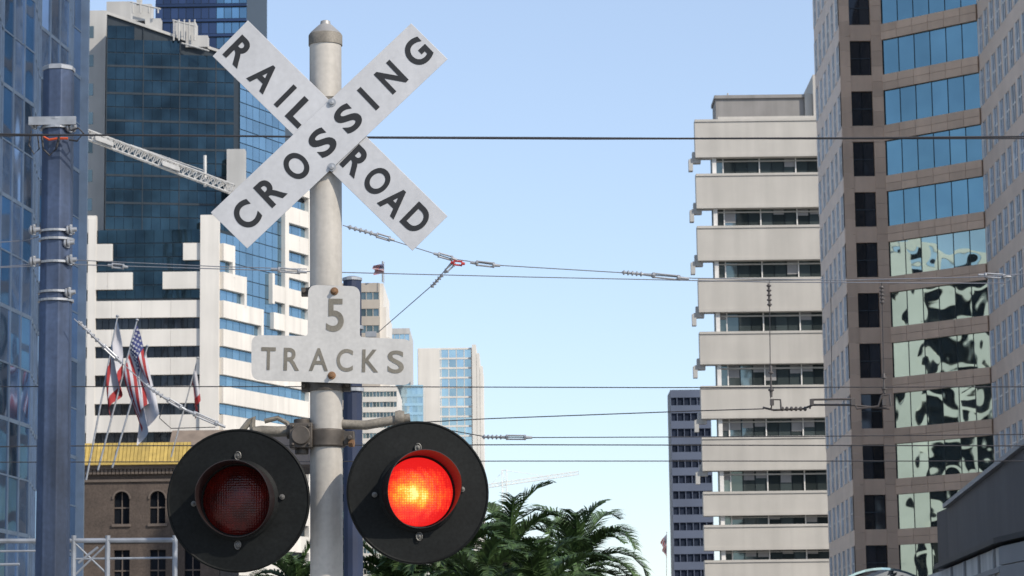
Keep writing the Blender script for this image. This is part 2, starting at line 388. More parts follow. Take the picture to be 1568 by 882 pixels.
def head(tag, uc, vc, axis, lit, seed):
    Yd = MY-.14
    c = at(uc, vc, Yd); ax = Vector(axis).normalized()
    K = Yd/FPX; R = 110*K
    b = B()
    b.lathe(c, ax, [(R-.008,-.012),(R,-.010),(R,.004),(R-.006,.008),(R-.012,.004),(R*.8,.004),(R*.57,.010),(.172,.014)], 72)
    b.lathe(c, ax, [(R-.008,-.012),(.16,-.006)], 72)
    b.done(tag+'_background_disc', M['disc'], sig, True, ang=25)
    b = B()
    b.lathe(c, ax, [(.172,.012),(.174,.026),(.166,.032),(.160,.034),(.152,.03),(.149,.015)], 64)
    b.lathe(c, ax, [(.155,-.005),(.15,-.09),(.12,-.15),(.06,-.18),(.001,-.185)], 40)
    b.done(tag+'_housing', M['disc'], sig, True)
    # visor with cut-away underside
    b = B(); seg = 64; e1 = Vector((0,0,1)).cross(ax).normalized(); e2 = ax.cross(e1); o = len(b.v)
    for i in range(seg+1):
        a = 2*math.pi*i/seg; dn = .5-.5*math.sin(a)      # 0 top ..1 bottom
        Ln = .05+.17*(1-max(0, (dn-.35)/.65)**1.3)
        for r, d in ((.156,.03),(.1575,Ln),(.1605,Ln),(.162,.03)):
            b.v.append(tuple(c+ax*d+e1*(r*math.cos(a))+e2*(r*math.sin(a))))
    for i in range(seg):
        for k in range(3): b.f.append((o+i*4+k, o+i*4+k+1, o+(i+1)*4+k+1, o+(i+1)*4+k))
    b.done(tag+'_visor', M['visor'], sig, True)
    # lens: own origin
    b = B(); b.lathe((0,0,0), ax, [(.151,.016),(.13,.026),(.10,.036),(.06,.043),(.03,.046),(.001,.047)], 48)
    o = b.done(tag+'_lens', lens_mat(lit), None, True); o.location = c
    o.parent = sig; o.matrix_parent_inverse = Matrix.Translation(sig.location).inverted()
    # latches
    b = B()
    for a in (math.pi/2, -math.pi/2, math.pi*.02, math.pi*1.02):
        q = c+e1*(.192*math.cos(a))+e2*(.192*math.sin(a))+ax*.014
        b.lathe(q, ax, [(.012,0),(.012,.005),(.006,.006),(.005,.013),(.001,.014)], 12)
    for a in (math.pi/2, -math.pi/2):
        q = c+e1*(.192*math.cos(a))+e2*(.192*math.sin(a))+ax*.02
        ring = [q+e1*(.013*math.cos(t))+e2*(.018*math.sin(t)) for t in [2*math.pi*i/12 for i in range(13)]]
        b.tube(ring, .003, 6)
    b.done(tag+'_latches', M['latch'], sig, True)
M['visor'] = pbr('visor_black_gloss', (.018,.011,.011), .38, var=.2)
head('unlit_lamp', 365, 766.5, (-.03,-1,-.01), False, 1)
head('lit_lamp', 640, 754, (.19,-1,.035), True, 2)

# ------------------------------------------------------------------ overhead line poles
PY = 26.0
x0 = at(85, 500, PY).x
pole = empty('overhead_line_pole', (x0, PY, 0))
b = B(); zt = at(86, 108, PY).z; r = 24.5/FPX*PY
b.lathe((x0,PY,0), (0,0,1), [(r*1.12,0),(r*1.0,zt)], 8, a0=.32, a1=.32+2*math.pi, cap1=True); b.done('shaft', M['bluesteel'], pole, bevel=.008)
b = B(); b.lathe((x0,PY,zt-.01), (0,0,1), [(r*1.06,0),(r*1.06,.035),(r*.9,.05)], 8, a0=.32, a1=.32+2*math.pi, cap0=True, cap1=True)
for v in (192, 362, 405, 455):
    z = at(86, v, PY).z
    for dz in (-.05, .03) if v != 405 else (0,):
        b.lathe((x0,PY,z+dz), (0,0,1), [(r*1.0,0),(r*1.14,0),(r*1.14,.022),(r*1.0,.022)], 24)
b.abox(x0-r*1.7, x0+r*1.3, PY-r*1.1, PY-r*.9, at(86,190,PY).z-.04, at(86,190,PY).z+.04)
b.done('clamp_bands', M['steel'], pole)
b = B()
for u, v in ((108,352),(108,398),(104,372),(106,448),(52,352),(52,400),(108,195),(54,190)):
    c = at(u, v, PY-.1); b.lathe(c, (1,0,.1), [(.02,-.05),(.045,-.03),(.045,-.015),(.025,-.01),(.045,0),(.045,.012),(.025,.02),(.02,.06)], 14, cap0=True, cap1=True)
    b.cyl(c+Vector((0,.0,-.05)), c+Vector((0,0,.05)), .018, seg=8)
b.done('insulators', M['steel'], pole, True)
b = B(); b.tube([at(u, v, PY-.19) for u, v in ((66,209),(75,214),(88,212),(104,212))], .012, 6); b.done('orange_strap', M['orange'], pole)
b = B(); b.tube([at(u, v, PY-.2) for u, v in ((64,205),(66,228),(76,238),(86,228),(92,205))], .012, 6)
b.tube([at(u, v, PY-.2) for u, v in ((108,200),(120,196),(128,204),(118,216),(106,214))], .010, 6)
b.tube([at(u, v, PY-.2) for u, v in ((48,200),(44,222),(52,236),(60,228),(58,208))], .008, 6)
b.done('jumper_cable', M['wire'], pole)
x1 = at(540, 600, 30).x
pole2 = empty('overhead_line_pole', (x1, 30, 0))
b = B(); z2 = at(540, 430, 30).z; b.lathe((x1,30,0), (0,0,1), [(.115,0),(.1,z2)], 12, cap1=True); b.done('shaft', M['navy'], pole2)
b = B(); b.lathe((x1,30,z2), (0,0,1), [(.11,0),(.11,.03),(.05,.05)], 12, cap0=True, cap1=True)
for v in (505, 600): b.lathe((x1,30,at(540,v,30).z), (0,0,1), [(.1,0),(.125,0),(.125,.04),(.1,.04)], 16)
c = at(568,512,30); b.box(c, (.06,0,0), (0,.03,0), (0,0,.03)); b.done('clamp_bands', M['steel'], pole2)

# ------------------------------------------------------------------ overhead wires
def fitting(bb, a, c, kind='turn'):
    a = Vector(a); c = Vector(c); d = c-a; L = d.length; ax = d.normalized()
    if kind == 'turn':
        off = Vector((0,0,.018))
        bb.cyl(a, a+d*.2, .012, .016, 8); bb.cyl(c-d*.2, c, .016, .012, 8)
        bb.cyl(a+d*.2+off, a+d*.8+off, .009, seg=6); bb.cyl(a+d*.2-off, a+d*.8-off, .009, seg=6)
        bb.lathe(a, ax, [(.008,L*.17),(.028,L*.2),(.028,L*.25),(.008,L*.27)], 10)
        bb.lathe(a, ax, [(.008,L*.73),(.028,L*.75),(.028,L*.8),(.008,L*.83)], 10)
    else:
        n = 5; pr = [(.01,0)]
        for i in range(n):
            t = L*(i+.5)/n; pr += [(.012,t-L*.05),(.024,t-L*.02),(.024,t+L*.02),(.012,t+L*.05)]
        pr.append((.01,L)); bb.lathe(a, ax, pr, 10)
def wire(pts, Y=PY, px=1.6, mat='wire', fits=(), fm='steel', name='overhead_wire'):
    Ys = Y if isinstance(Y, (list, tuple)) else [Y]*len(pts)
    P = [at(u, v, y) for (u, v), y in zip(pts, Ys)]
    Q = []
    for i in range(len(P)-1):
        for k in range(6): Q.append(lerp(P[i], P[i+1], k/6))
    Q.append(P[-1]); ym = sum(Ys)/len(Ys)
    if fits:
        e = empty(name, P[0]); b = B(); b.tube(Q, px/2/FPX*ym, 6); b.done('cable', M[mat], e, True)
        b = B(); b2 = B()
        for (u0, v0, u1, v1, kind) in fits:
            fitting(b2 if kind == 'red' else b, at(u0, v0, ym-.01), at(u1, v1, ym-.01), 'turn' if kind == 'red' else kind)
        b.done('fittings', M[fm], e, True)
        if b2.v: b2.done('red_fitting', M['redi'], e, True)
    else:
        b = B(); b.tube(Q, px/2/FPX*ym, 6); b.done(name, M[mat], None, True)
wire([(-120,203),(60,206.5),(300,207.5),(580,211),(900,212.5),(1300,211.5),(1700,208)], 25.7, 3.2)
wire([(-120,209),(130,207),(480,209.5),(800,210.5),(1200,212.5),(1700,212)], 25.75, 2.2)
wire([(-120,415),(110,405),(440,415),(800,424),(1180,432),(1540,434)], 26, 1.6, 'wirelt', [(165,406,196,409,'turn'),(415,412,470,417,'turn'),(1498,421,1548,424,'turn')])
wire([(110,398),(330,408),(470,412)], 26.4, 1.5, 'wirelt')
wire([(525,345),(600,368),(690,396),(760,406),(960,418),(1060,426),(1300,429),(1500,424),(1700,412)], 25.6, 1.6, 'wirelt',
     [(532,347,572,358,'fin'),(570,358,604,368,'turn'),(664,388,700,398,'turn'),(690,402,712,404,'red'),(720,402,766,407,'turn'),(952,417,985,420,'fin'),(985,420,1055,427,'turn')])
wire([(690,403),(665,434),(580,508)], [25.6,26.5,29.9], 1.4, 'wirelt', [(697,402,680,418,'turn'),(678,420,660,440,'fin')])
wire([(-120,592),(500,592),(1000,593.5),(1700,592)], 26.2, 1.7)
wire([(-120,686),(60,683),(800,681),(1700,683)], 27, 1.9)
wire([(-120,708),(800,706),(1700,706)], 28, 1.7)
wire([(525,653),(750,641),(1070,629),(1170,626)], 25.9, 1.8)
wire([(600,643),(745,669),(815,670),(1200,668.5),(1700,664)], 26.6, 1.6, 'wire', [(738,669,770,669.5,'fin'),(765,669.5,815,670,'turn')])
wire([(113,488),(235,600),(270,620),(345,655)], [25.8,26,26.2,26.4], 1.6, 'wirelt', [(120,492,152,524,'fin'),(152,524,186,556,'turn'),(222,588,250,608,'fin'),(250,608,285,628,'turn'),(285,628,345,654,'turn')])
wire([(250,620),(244,640),(262,656),(330,654)], 26.3, 1.5, 'wire')
wire([(1178,430),(1180,610)], 26, 1.4, 'wire', [(1177,434,1178.5,470,'fin'),(1180,560,1181,608,'turn')], 'insdark', 'dropper_wire')
wire([(1272,430),(1274,612)], 26, 1.3, 'wire', name='dropper_wire')
wire([(1350,432),(1354,606)], 26, 1.4, 'wire', [(1350,438,1351,466,'fin'),(1353,572,1354,602,'turn')], 'insdark', 'dropper_wire')
wire([(-120,380),(40,368),(60,362)], 26, 1.6, 'wirelt'); wire([(-120,418),(45,405),(60,404)], 26, 1.4, 'wirelt')
# section insulator assembly
e = empty('section_insulator', at(1265, 618, 26)); b = B()
b.tube([at(u, v, 26) for u, v in ((1168,624),(1185,628),(1230,626),(1245,620),(1300,620),(1362,626))], .011, 6)
b.tube([at(u, v, 25.95) for u, v in ((1180,628),(1184,612),(1195,612),(1196,626))], .01, 6)
b.tube([at(u, v, 25.95) for u, v in ((1240,626),(1243,612),(1305,611),(1312,626),(1345,622),(1350,606),(1362,604),(1364,622))], .011, 6)
for u in range(1198, 1236, 7): b.lathe(at(u,626,26), (1,0,0), [(.01,-.015),(.022,-.008),(.022,.008),(.01,.015)], 10, cap0=True, cap1=True)
for u in (1182, 1243, 1306, 1354): b.box(at(u,616,25.95), (.018,0,0), (0,.02,0), (0,0,.03))
b.done('runners', M['insdark'], e, True)

# ------------------------------------------------------------------ blue glass tower (left, parallel to the street)
X0 = at(133, 300, 110).x
bt = empty('blue_glass_tower', (X0, 70, 0)); H = 37
f = Fac((X0,30), (X0,110)); b = B(); b.abox(X0-22, X0-.6, 30.1, 109.9, 0, H); b.done('core', M['mulldark'], bt)
b = B(); mu = B(); fh = 1.95; wdt = 1.25
def fold(s): t = (s % 7.5)/7.5; return -.45*(1-abs(2*t-1))
ns = int(80/wdt)
for i in range(ns):
    s0 = i*wdt; s1 = s0+wdt
    for k in range(int(H/fh)):
        z0 = k*fh; z1 = z0+fh
        b.quad(f.P(s0+.03,z0+.03,fold(s0)), f.P(s1-.03,z0+.03,fold(s1-1e-4)), f.P(s1-.03,z1-.03,fold(s1-1e-4)), f.P(s0+.03,z1-.03,fold(s0)))
    f.box(mu, s0-.03, s0+.03, 0, H, fold(s0)-.1, fold(s0)+.05)
for k in range(int(H/fh)+1):
    for i in range(ns):
        s0 = i*wdt; s1 = s0+wdt; z = k*fh; hh = .03 if k % 2 else .07
        a0 = fold(s0); a1 = fold(s1-1e-4)
        mu.hexa([f.P(s0,z-hh,a0+.02), f.P(s1,z-hh,a1+.02), f.P(s1,z-hh,a1-.1), f.P(s0,z-hh,a0-.1), f.P(s0,z+hh,a0+.02), f.P(s1,z+hh,a1+.02), f.P(s1,z+hh,a1-.1), f.P(s0,z+hh,a0-.1)])
b.done('glass_panes', M['g_blue'], bt); mu.done('mullions', M['mullion'], bt)
b = B(); b.abox(X0-.5, X0+.02, 109.9, 110.1, 0, H); b.done('corner_trim', M['mullion'], bt)

# ------------------------------------------------------------------ white stepped tower with dark glass
YW = 300.
wt = empty('stepped_glass_tower', (at(240,400,YW).x, YW, 0))
F1 = Fac(xy(120,400,YW), xy(335,400,YW))
F2 = Fac(xy(335,400,YW), xy(474,400,318))
Z = lambda v: F1.Z(250, v)
pit = 43.7
c335 = xy(335,400,YW); c474 = xy(474,400,318); xl = xy(128,400,YW)[0]
def pl2(u, off=0.): p = F2.P(F2.S(u,400), 0, off); return (p.x, p.y)
b = B()
b.prism([(xl,YW), c335, c474, (c474[0], 345), (xl,345)], 0, Z(352))
p436 = pl2(436,-.05); p358 = pl2(358,-.05); p430 = pl2(430)
xd0 = xy(160,400,YW)[0]
b.prism([(xd0,YW+.2), p358, p436, (p436[0],344), (xd0,344)], Z(360), [Z(20), at(358,88,p358[1]).z, at(436,118,p436[1]).z, at(436,118,p436[1]).z, Z(20)])
b.prism([p430, (c474[0]-.05,c474[1]), (c474[0]-.05,343), (p430[0],343)], Z(360), at(450,292,315).z)
b.done('core', M['mulldark'], wt)
# dark panes
Fd = Fac((xd0,YW+.2), p358); b = B(); mu = B(); pw = 1.0
fz = 3.12/2
nS = int(Fd.L/pw); pw = Fd.L/nS
zst = Z(351)
while zst < Z(0):
    for i in range(nS):
        s0 = i*pw; ztp = lerp(Z(20), at(358,88,p358[1]).z, (s0+pw)/Fd.L)
        if zst+fz < ztp: Fd.quad(b, s0+.02, s0+pw-.02, zst+.05, zst+fz-.05, .06)
    zst += fz
# lower part of the same glass, in the plane of the white front
zst = Z(351)-fz; s00, s11 = F1.S(150,400), F1.S(307,400); nn = int((s11-s00)/1.0); dx = (s11-s00)/nn
while zst > Z(470):
    for i in range(nn): F1.quad(b, s00+i*dx+.02, s00+(i+1)*dx-.02, zst+.05, zst+fz-.05, .06)
    zst -= fz
b.done('dark_glass_panes', M['g_dark'], wt)
for i in range(0, nS+1, 4):
    s0 = i*pw; ztp = lerp(Z(20), at(358,88,p358[1]).z, s0/Fd.L); Fd.box(mu, s0-.05, s0+.05, Z(351), ztp-.1, .0, .16)
zz = Z(351)
while zz < Z(90): Fd.box(mu, 0, Fd.L, zz-.12, zz+.12, .0, .12); zz += fz*2
a = Fd.P(0,Z(20),.1); c = Fd.P(Fd.L,at(358,88,p358[1]).z,.1)
mu.done('dark_mullions', M['mulldark'], wt)
b = B(); dd = c-a; b.box((a+c)/2+Vector((0,.3,.1)), dd/2, (0,.5,0), (0,0,.16)); b.done('sloping_parapet', M['cream'], wt)
# blue face panes
b = B(); zz = Z(700)
while zz < Z(90):
    for u in range(336, 474, 10):
        s0 = F2.S(u,400); s1 = F2.S(u+10,400); zc2 = zz+fz
        if u < 358 and zc2 > Z(345): continue
        if u >= 430 and zc2 > at(450,292,315).z: continue
        if 358 <= u < 434 and zc2 > at(u,100,308).z: continue
        F2.quad(b, s0+.03, s1-.03, zz+.05, zc2-.05, .06)
    zz += fz
b.done('blue_glass_panes', M['g_mid'], wt)
# white bands
wb = B(); zb = []
for k in range(-1, 13):
    vt = 330+pit*k; zt_, z0_ = Z(vt), Z(vt+26); zb.append((vt, z0_, zt_))
    def seg(u0, u1, F=F1):
        s0, s1 = F.S(u0,400), F.S(u1,400); n = max(1, round((s1-s0)/3)); dx = (s1-s0)/n
        for i in range(n): F.box(wb, s0+i*dx+.01, s0+(i+1)*dx-.01, z0_, zt_, -.3, .55)
    if k == 0: seg(128,148)
    elif k == 1: seg(128,173); seg(281,308)
    elif k == 2: seg(128,204); seg(250,308)
    elif k >= 3: seg(128,308)
    # right face
    if k == 0: seg(430,474,F2)
    elif k == -1: seg(430,474,F2)
    elif k == 1: seg(336,352,F2); seg(430,474,F2)
    elif k == 2: seg(336,370,F2); seg(413,474,F2)
    elif k == 3: seg(336,396,F2) ; seg(413,474,F2)
    elif k >= 4: seg(336,474,F2)
F1.box(wb, F1.S(308,400), F1.S(335,400)+.1, 0, Z(332), -.3, .9)
for u in (430,): F2.box(wb, F2.S(430,400), F2.S(436,400), Z(500), at(450,288,315).z, -.3, .58)
F2.box(wb, F2.S(466,400), F2.S(474,400), 0, at(450,288,315).z, -.3, .6)
F2.box(wb, F2.S(430,400), F2.S(474,400), at(450,300,315).z, at(450,288,315).z, -.3, .65)
for u in (352, 370, 396, 413):
    zt_ = {352:Z(374),370:Z(417),396:Z(461),413:Z(400)}[u]
    F2.box(wb, F2.S(u,400)-.3, F2.S(u,400)+.2, zt_-3.5, zt_, -.3, .57)
F1.box(wb, F1.S(136,400), F1.S(148,400), 0, Z(335), -.3, .6)
wb.done('white_precast_bands', M['whitebld'], wt)
# dark windows behind bands on front below V
b = B()
for k in range(3, 13):
    vt = 330+pit*k+26; z1, z0 = Z(vt), Z(vt+pit-26)
    s0, s1 = F1.S(148,400), F1.S(308,400); n = 16; dx = (s1-s0)/n
    for i in range(n): F1.quad(b, s0+i*dx+.04, s0+(i+1)*dx-.04, z0, z1, .1)
b.done('front_windows', M['g_black'], wt)
# cream neighbour + upper tower
ct = empty('cream_concrete_tower', (at(145,200,306).x, 306, 0))
b = B(); xa, xb = at(100,200,306).x, at(160.5,200,306).x; b.abox(xa, xb, 306, 340, 0, at(150,16,306).z)
b.abox(at(163,0,308).x, at(200,0,308).x, 308.1, 330, 60, at(180,2,308).z)
b.done('walls', M['cream'], ct)
b = B(); Fc = Fac((xa,306),(xb,306))
for k in range(20):
    z = at(140,40+44*k,306).z
    Fc.box(b, Fc.S(133,200), Fc.S(142,200), z-1.4, z, -.1, .03)
b.done('windows', M['g_band'], ct)
ut = empty('navy_glass_tower', (at(310,0,346).x, 346, 0))
b = B(); xa, xb, xm = at(238,0,346).x, at(378,0,346).x, at(322,0,346).x; zt = 112
b.abox(xa, xb, 346.2, 375, 0, zt); b.done('core', M['mulldark'], ut)
Fu = Fac((xa,346.2),(xb,346.2)); b = B(); b2 = B(); mu = B(); z = 60
while z < zt-1:
    n = 12; dx = Fu.L/n
    for i in range(n): Fu.quad(b if i < n*.6 else b2, i*dx+.04, (i+1)*dx-.04, z+.3, z+1.7, .05)
    Fu.box(mu, 0, Fu.L, z-.15, z+.2, 0, .25); z += 2.0
b.done('dark_panes', M['g_navy'], ut); b2.done('blue_panes', M['g_win'], ut); mu.done('floor_bands', M['g_navy'], ut)
# rooftop equipment
re = empty('rooftop_equipment', at(260,50,YW+3)); b = B()
def ubox(bb, u0, u1, v0, v1, Y, dp): 
    p = at(u0, v1, Y); q = at(u1, v0, Y); bb.abox(p.x, q.x, Y, Y+dp, p.z, q.z)
ubox(b,203,232,6,32,302,2); ubox(b,222,246,28,46,301.7,1.4); ubox(b,268,300,34,60,302,2); ubox(b,284,318,54,72,301.5,1.5); ubox(b,209,216,-4,8,302,1)
for u in (266,274,282,290,298): b.cyl(at(u,62,301), at(u,30,301), .1, seg=6)
b.tube([at(264,31,301), at(300,40,301)], .1, 6); b.tube([at(200,3,301), at(246,14,301)], .1, 6)
for u in (203,215,228,242): b.cyl(at(u,20,301), at(u,2+(u-200)*.25,301), .1, seg=6)
b.tube([at(278,66,301), at(320,78,301)], .1, 6)
b.done('plant_units', M['cream'], re)
b = B(); ubox(b,347,375,228,292,299.2,1.5); b.done('stair_tower_fin', M['cream'], wt)

# ------------------------------------------------------------------ cranes
def lattice(bb, A, C, wd, n, r):
    A = Vector(A); C = Vector(C); d = (C-A).normalized(); h = Vector((0,0,1)) if abs(d.z) < .8 else Vector((1,0,0))
    e1 = h.cross(d).normalized(); e2 = d.cross(e1)
    q = [e1*wd/2-e2*wd/2, -e1*wd/2-e2*wd/2, -e1*wd/2+e2*wd/2, e1*wd/2+e2*wd/2]
    for o in q: bb.cyl(A+o, C+o, r, seg=5)
    for i in range(n):
        p0 = lerp(A, C, i/n); p1 = lerp(A, C, (i+1)/n)
        for j in range(4):
            a_, b_ = q[j], q[(j+1) % 4]
            bb.cyl(p0+a_, p1+b_, r*.6, seg=4); bb.cyl(p1+a_, p1+b_, r*.6, seg=4)
cr = empty('tower_crane', (at(90,200,255).x, 255, 0)); b = B()
mxp = at(92,190,255)
lattice(b, at(80,186,255), at(356,290,255), .85, 30, .075)
lattice(b, (mxp.x,255,0), (mxp.x,255,mxp.z+6), 1.6, 20, .1)
b.cyl(at(314,286,255), at(314,238,255), .16, seg=6); b.cyl(at(314,262,255), at(200,222,255), .05, seg=5)
for u in (160,262): b.box(at(u,186+(u-80)*.377,254.5), (.8,0,-.30), (0,.3,0), (0,0,.22))
b.done('jib_and_mast', M['cranew'], cr)
cr = empty('tower_crane', (at(772,740,900).x, 900, 0)); b = B(); q = at(772,720,900)
lattice(b, at(748,744,900), at(886,724,900), 1.1, 22, .10); lattice(b, (q.x,900,0), q, 1.6, 14, .12)
b.cyl(q, at(840,730,900), .08, seg=4); b.cyl(q, at(752,741,900), .08, seg=4); b.done('jib_and_mast', M['cranehaze'], cr)

# ------------------------------------------------------------------ brick building
YK = 163.
bk = empty('taupe_brick_building', (at(230,800,YK).x, YK, 0)); Fk = Fac(xy(100,800,YK), xy(335,800,YK))
zk = Fk.Z(220,712)
wins = []
for uc in (186,241,296): wins.append((uc-12,uc+12,752,802,True))
for uc in (187,242,295): wins.append((uc-12,uc+12,842,905,False))
wins += [(u-12,u+12,945,1005,False) for u in (187,242,295)]
rows = [(712,752,None),(752,802,0),(802,842,None),(842,905,1),(905,945,None),(945,1005,2),(1005,1090,None)]
b = B(); gl = B(); tr = B()
s_l, s_r = Fk.S(100,800), Fk.S(335,800)
for v0, v1, wr in rows:
    z1, z0 = Fk.Z(220,v0), max(0, Fk.Z(220,v1))
    if wr is None: Fk.box(b, s_l, s_r, z0, z1, -.4, 0); continue
    rw = [w_ for w_ in wins if w_[2] == v0]; cur = s_l
    for w_ in rw:
        sa, sb = Fk.S(w_[0],800), Fk.S(w_[1],800)
        Fk.box(b, cur, sa, z0, z1, -.4, 0); cur = sb
        Fk.quad(gl, sa, sb, z0, z1, -.3)
        Fk.box(tr, sa, sb, (z0+z1)/2-.04, (z0+z1)/2+.04, -.29, -.22); Fk.box(tr, (sa+sb)/2-.03, (sa+sb)/2+.03, z0, z1, -.29, -.21)
        Fk.box(tr, sa-.1, sb+.1, z0-.16, z0-.003, -.1, .12)
        if w_[4]:
            cx = (sa+sb)/2; R = (sb-sa)/2; zs = z1-R; n = 10
            for i in range(n):      # spandrel corners above the arch
                a0 = math.pi*i/n; a1 = math.pi*(i+1)/n
                pa = (cx-R*math.cos(a0), zs+R*math.sin(a0)); pb = (cx-R*math.cos(a1), zs+R*math.sin(a1))
                b.hexa([Fk.P(pa[0],pa[1],0), Fk.P(pb[0],pb[1],0), Fk.P(pb[0],pb[1],-.4), Fk.P(pa[0],pa[1],-.4), Fk.P(pa[0],z1,0), Fk.P(pb[0],z1,0), Fk.P(pb[0],z1,-.4), Fk.P(pa[0],z1,-.4)])
                ro = R*1.22; pc = (cx-ro*math.cos(a0), zs+ro*math.sin(a0)); pd = (cx-ro*math.cos(a1), zs+ro*math.sin(a1))
                tr.hexa([Fk.P(pa[0],pa[1],.08), Fk.P(pb[0],pb[1],.08), Fk.P(pb[0],pb[1],.003), Fk.P(pa[0],pa[1],.003), Fk.P(pc[0],pc[1],.08), Fk.P(pd[0],pd[1],.08), Fk.P(pd[0],pd[1],.003), Fk.P(pc[0],pc[1],.003)])
    Fk.box(b, cur, s_r, z0, z1, -.4, 0)
Fk.box(b, s_l, s_r, 0, zk, -12, -.9)
b.done('brick_walls', M['brick'], bk); gl.done('window_glass', M['g_black'], bk)
Fk.box(tr, s_l, s_r, zk-.25, zk+.1, .003, .35); Fk.box(tr, s_l, s_r, Fk.Z(220,826)-.1, Fk.Z(220,826)+.1, .003, .14); Fk.box(tr, s_l, s_r, zk-1.0, zk-.85, .003, .12)
n = 40
for i in range(n):
    s0 = lerp(s_l, s_r, (i+.2)/n); Fk.box(tr, s0, s0+.09*2, zk-.55, zk-.253, .003, .26)
tr.done('stone_trim', M['bricktrim'], bk)
b = B(); zg0, zg1 = zk+.1, Fk.Z(220,677); sg = Fk.S(292,700); n = 30
for i in range(n):
    s0 = lerp(Fk.S(120,700), sg, i/n); s1 = lerp(Fk.S(120,700), sg, (i+.88)/n)
    b.hexa([Fk.P(s0,zg0,.55), Fk.P(s1,zg0,.55), Fk.P(s1,zg0,-.4), Fk.P(s0,zg0,-.4), Fk.P(s0,zg1,-.3), Fk.P(s1,zg1,-.3), Fk.P(s1,zg1,-.45), Fk.P(s0,zg1,-.45)])
Fk.box(b, Fk.S(120,700), sg, zg0-.12, zg0-.002, -.4, .6)
b.done('yellow_tile_eaves', M['gold'], bk)
b = B(); z0, z1 = Fk.Z(220,690), Fk.Z(220,652)
b.hexa([Fk.P(Fk.S(248,700),zk,-1), Fk.P(Fk.S(480,700),zk,-1), Fk.P(Fk.S(480,700),zk,-8), Fk.P(Fk.S(248,700),zk,-8), Fk.P(Fk.S(254,700),z1,-3), Fk.P(Fk.S(470,700),z1,-3), Fk.P(Fk.S(470,700),z1,-6), Fk.P(Fk.S(254,700),z1,-6)])
b.done('upper_roof', M['brownroof'], bk)

# ------------------------------------------------------------------ centre background buildings
def simple_tower(name, u0, u1, vt, Y, dp, wall, glassm, pitv, bandfrac, vref=600, cols=8, proud=.25):
    e = empty(name, (at((u0+u1)/2,vref,Y).x, Y, 0)); F = Fac(xy(u0,vref,Y), xy(u1,vref,Y))
    zt = F.Z((u0+u1)/2, vt); fhh = pitv/FPX*Y; b = B(); F.box(b, .02, F.L-.02, 0, zt-.02, -dp, -.1); b.done('core', wall, e)
    wl = B(); gw = B(); z = zt; dx = F.L/cols
    while z > 0:
        zb0 = max(z-fhh*bandfrac, 0); F.box(wl, 0, F.L, zb0, z, -.1, proud)
        zl = max(z-fhh, 0)
        for i in range(cols): F.quad(gw, i*dx+.06*dx, (i+1)*dx-.06*dx, zl, zb0, .0)
        z -= fhh
    for i in range(cols+1):
        w_ = .05*dx if 0 < i < cols else .12*dx
        F.box(wl, max(0,i*dx-w_), min(F.L,i*dx+w_), 0, zt-.01, -.1, proud-.05)
    wl.done('walls', wall, e); gw.done('windows', glassm, e); return e, F, zt
e, F, zt = simple_tower('tan_office_tower', 500, 582, 434, 350, 20, M['tan'], M['g_band'], 26, .55)
b = B()
for u0, u1, v in ((582,588,434),(588,592,470),(592,597,516)):
    p = at(u0,600,351); q = at(u1,600,351); b.abox(p.x, q.x, 351, 368, 0, at(u0,v,351).z)
b.done('stepped_fins', M['whitebld'], e)
b = B(); q0 = at(586,432,352); q1 = at(586,400,352); b.cyl(q0, q1, .12, seg=6)
b.done('flagpole', M['steel'], e)
simple_tower('white_apartment_block', 555, 608, 592, 330, 15, M['whitebld'], M['g_band'], 16, .5, cols=10)
simple_tower('grey_office_block', 597, 628, 503, 420, 15, M['cream'], M['g_pale'], 30, .3, cols=4)
e, F, zt = simple_tower('pale_glass_tower', 640, 723, 533, 400, 20, M['whitebld'], M['g_pale'], 15, .18, cols=7, proud=.12)
b = B()
for u0, u1, v in ((723,730,527),(730,735,540),(735,740,560),(640,674,533)):
    p = at(u0,600,398.5); q = at(u1-.4,600,398.5); b.abox(p.x, q.x, 399.4 if u0 > 700 else 399.6, 415, 0, at(u0,v,399).z)
b.done('white_piers', M['whitebld'], e)
simple_tower('teal_glass_block', 606, 648, 590, 380, 12, M['g_pale'], M['g_pale'], 14, .3, cols=5)

# navy tower (right of centre)
simple_tower('navy_office_tower', 1028, 1090, 597, 330, 6, M['navywall'], M['g_slate'], 24, .5, vref=700, cols=6)

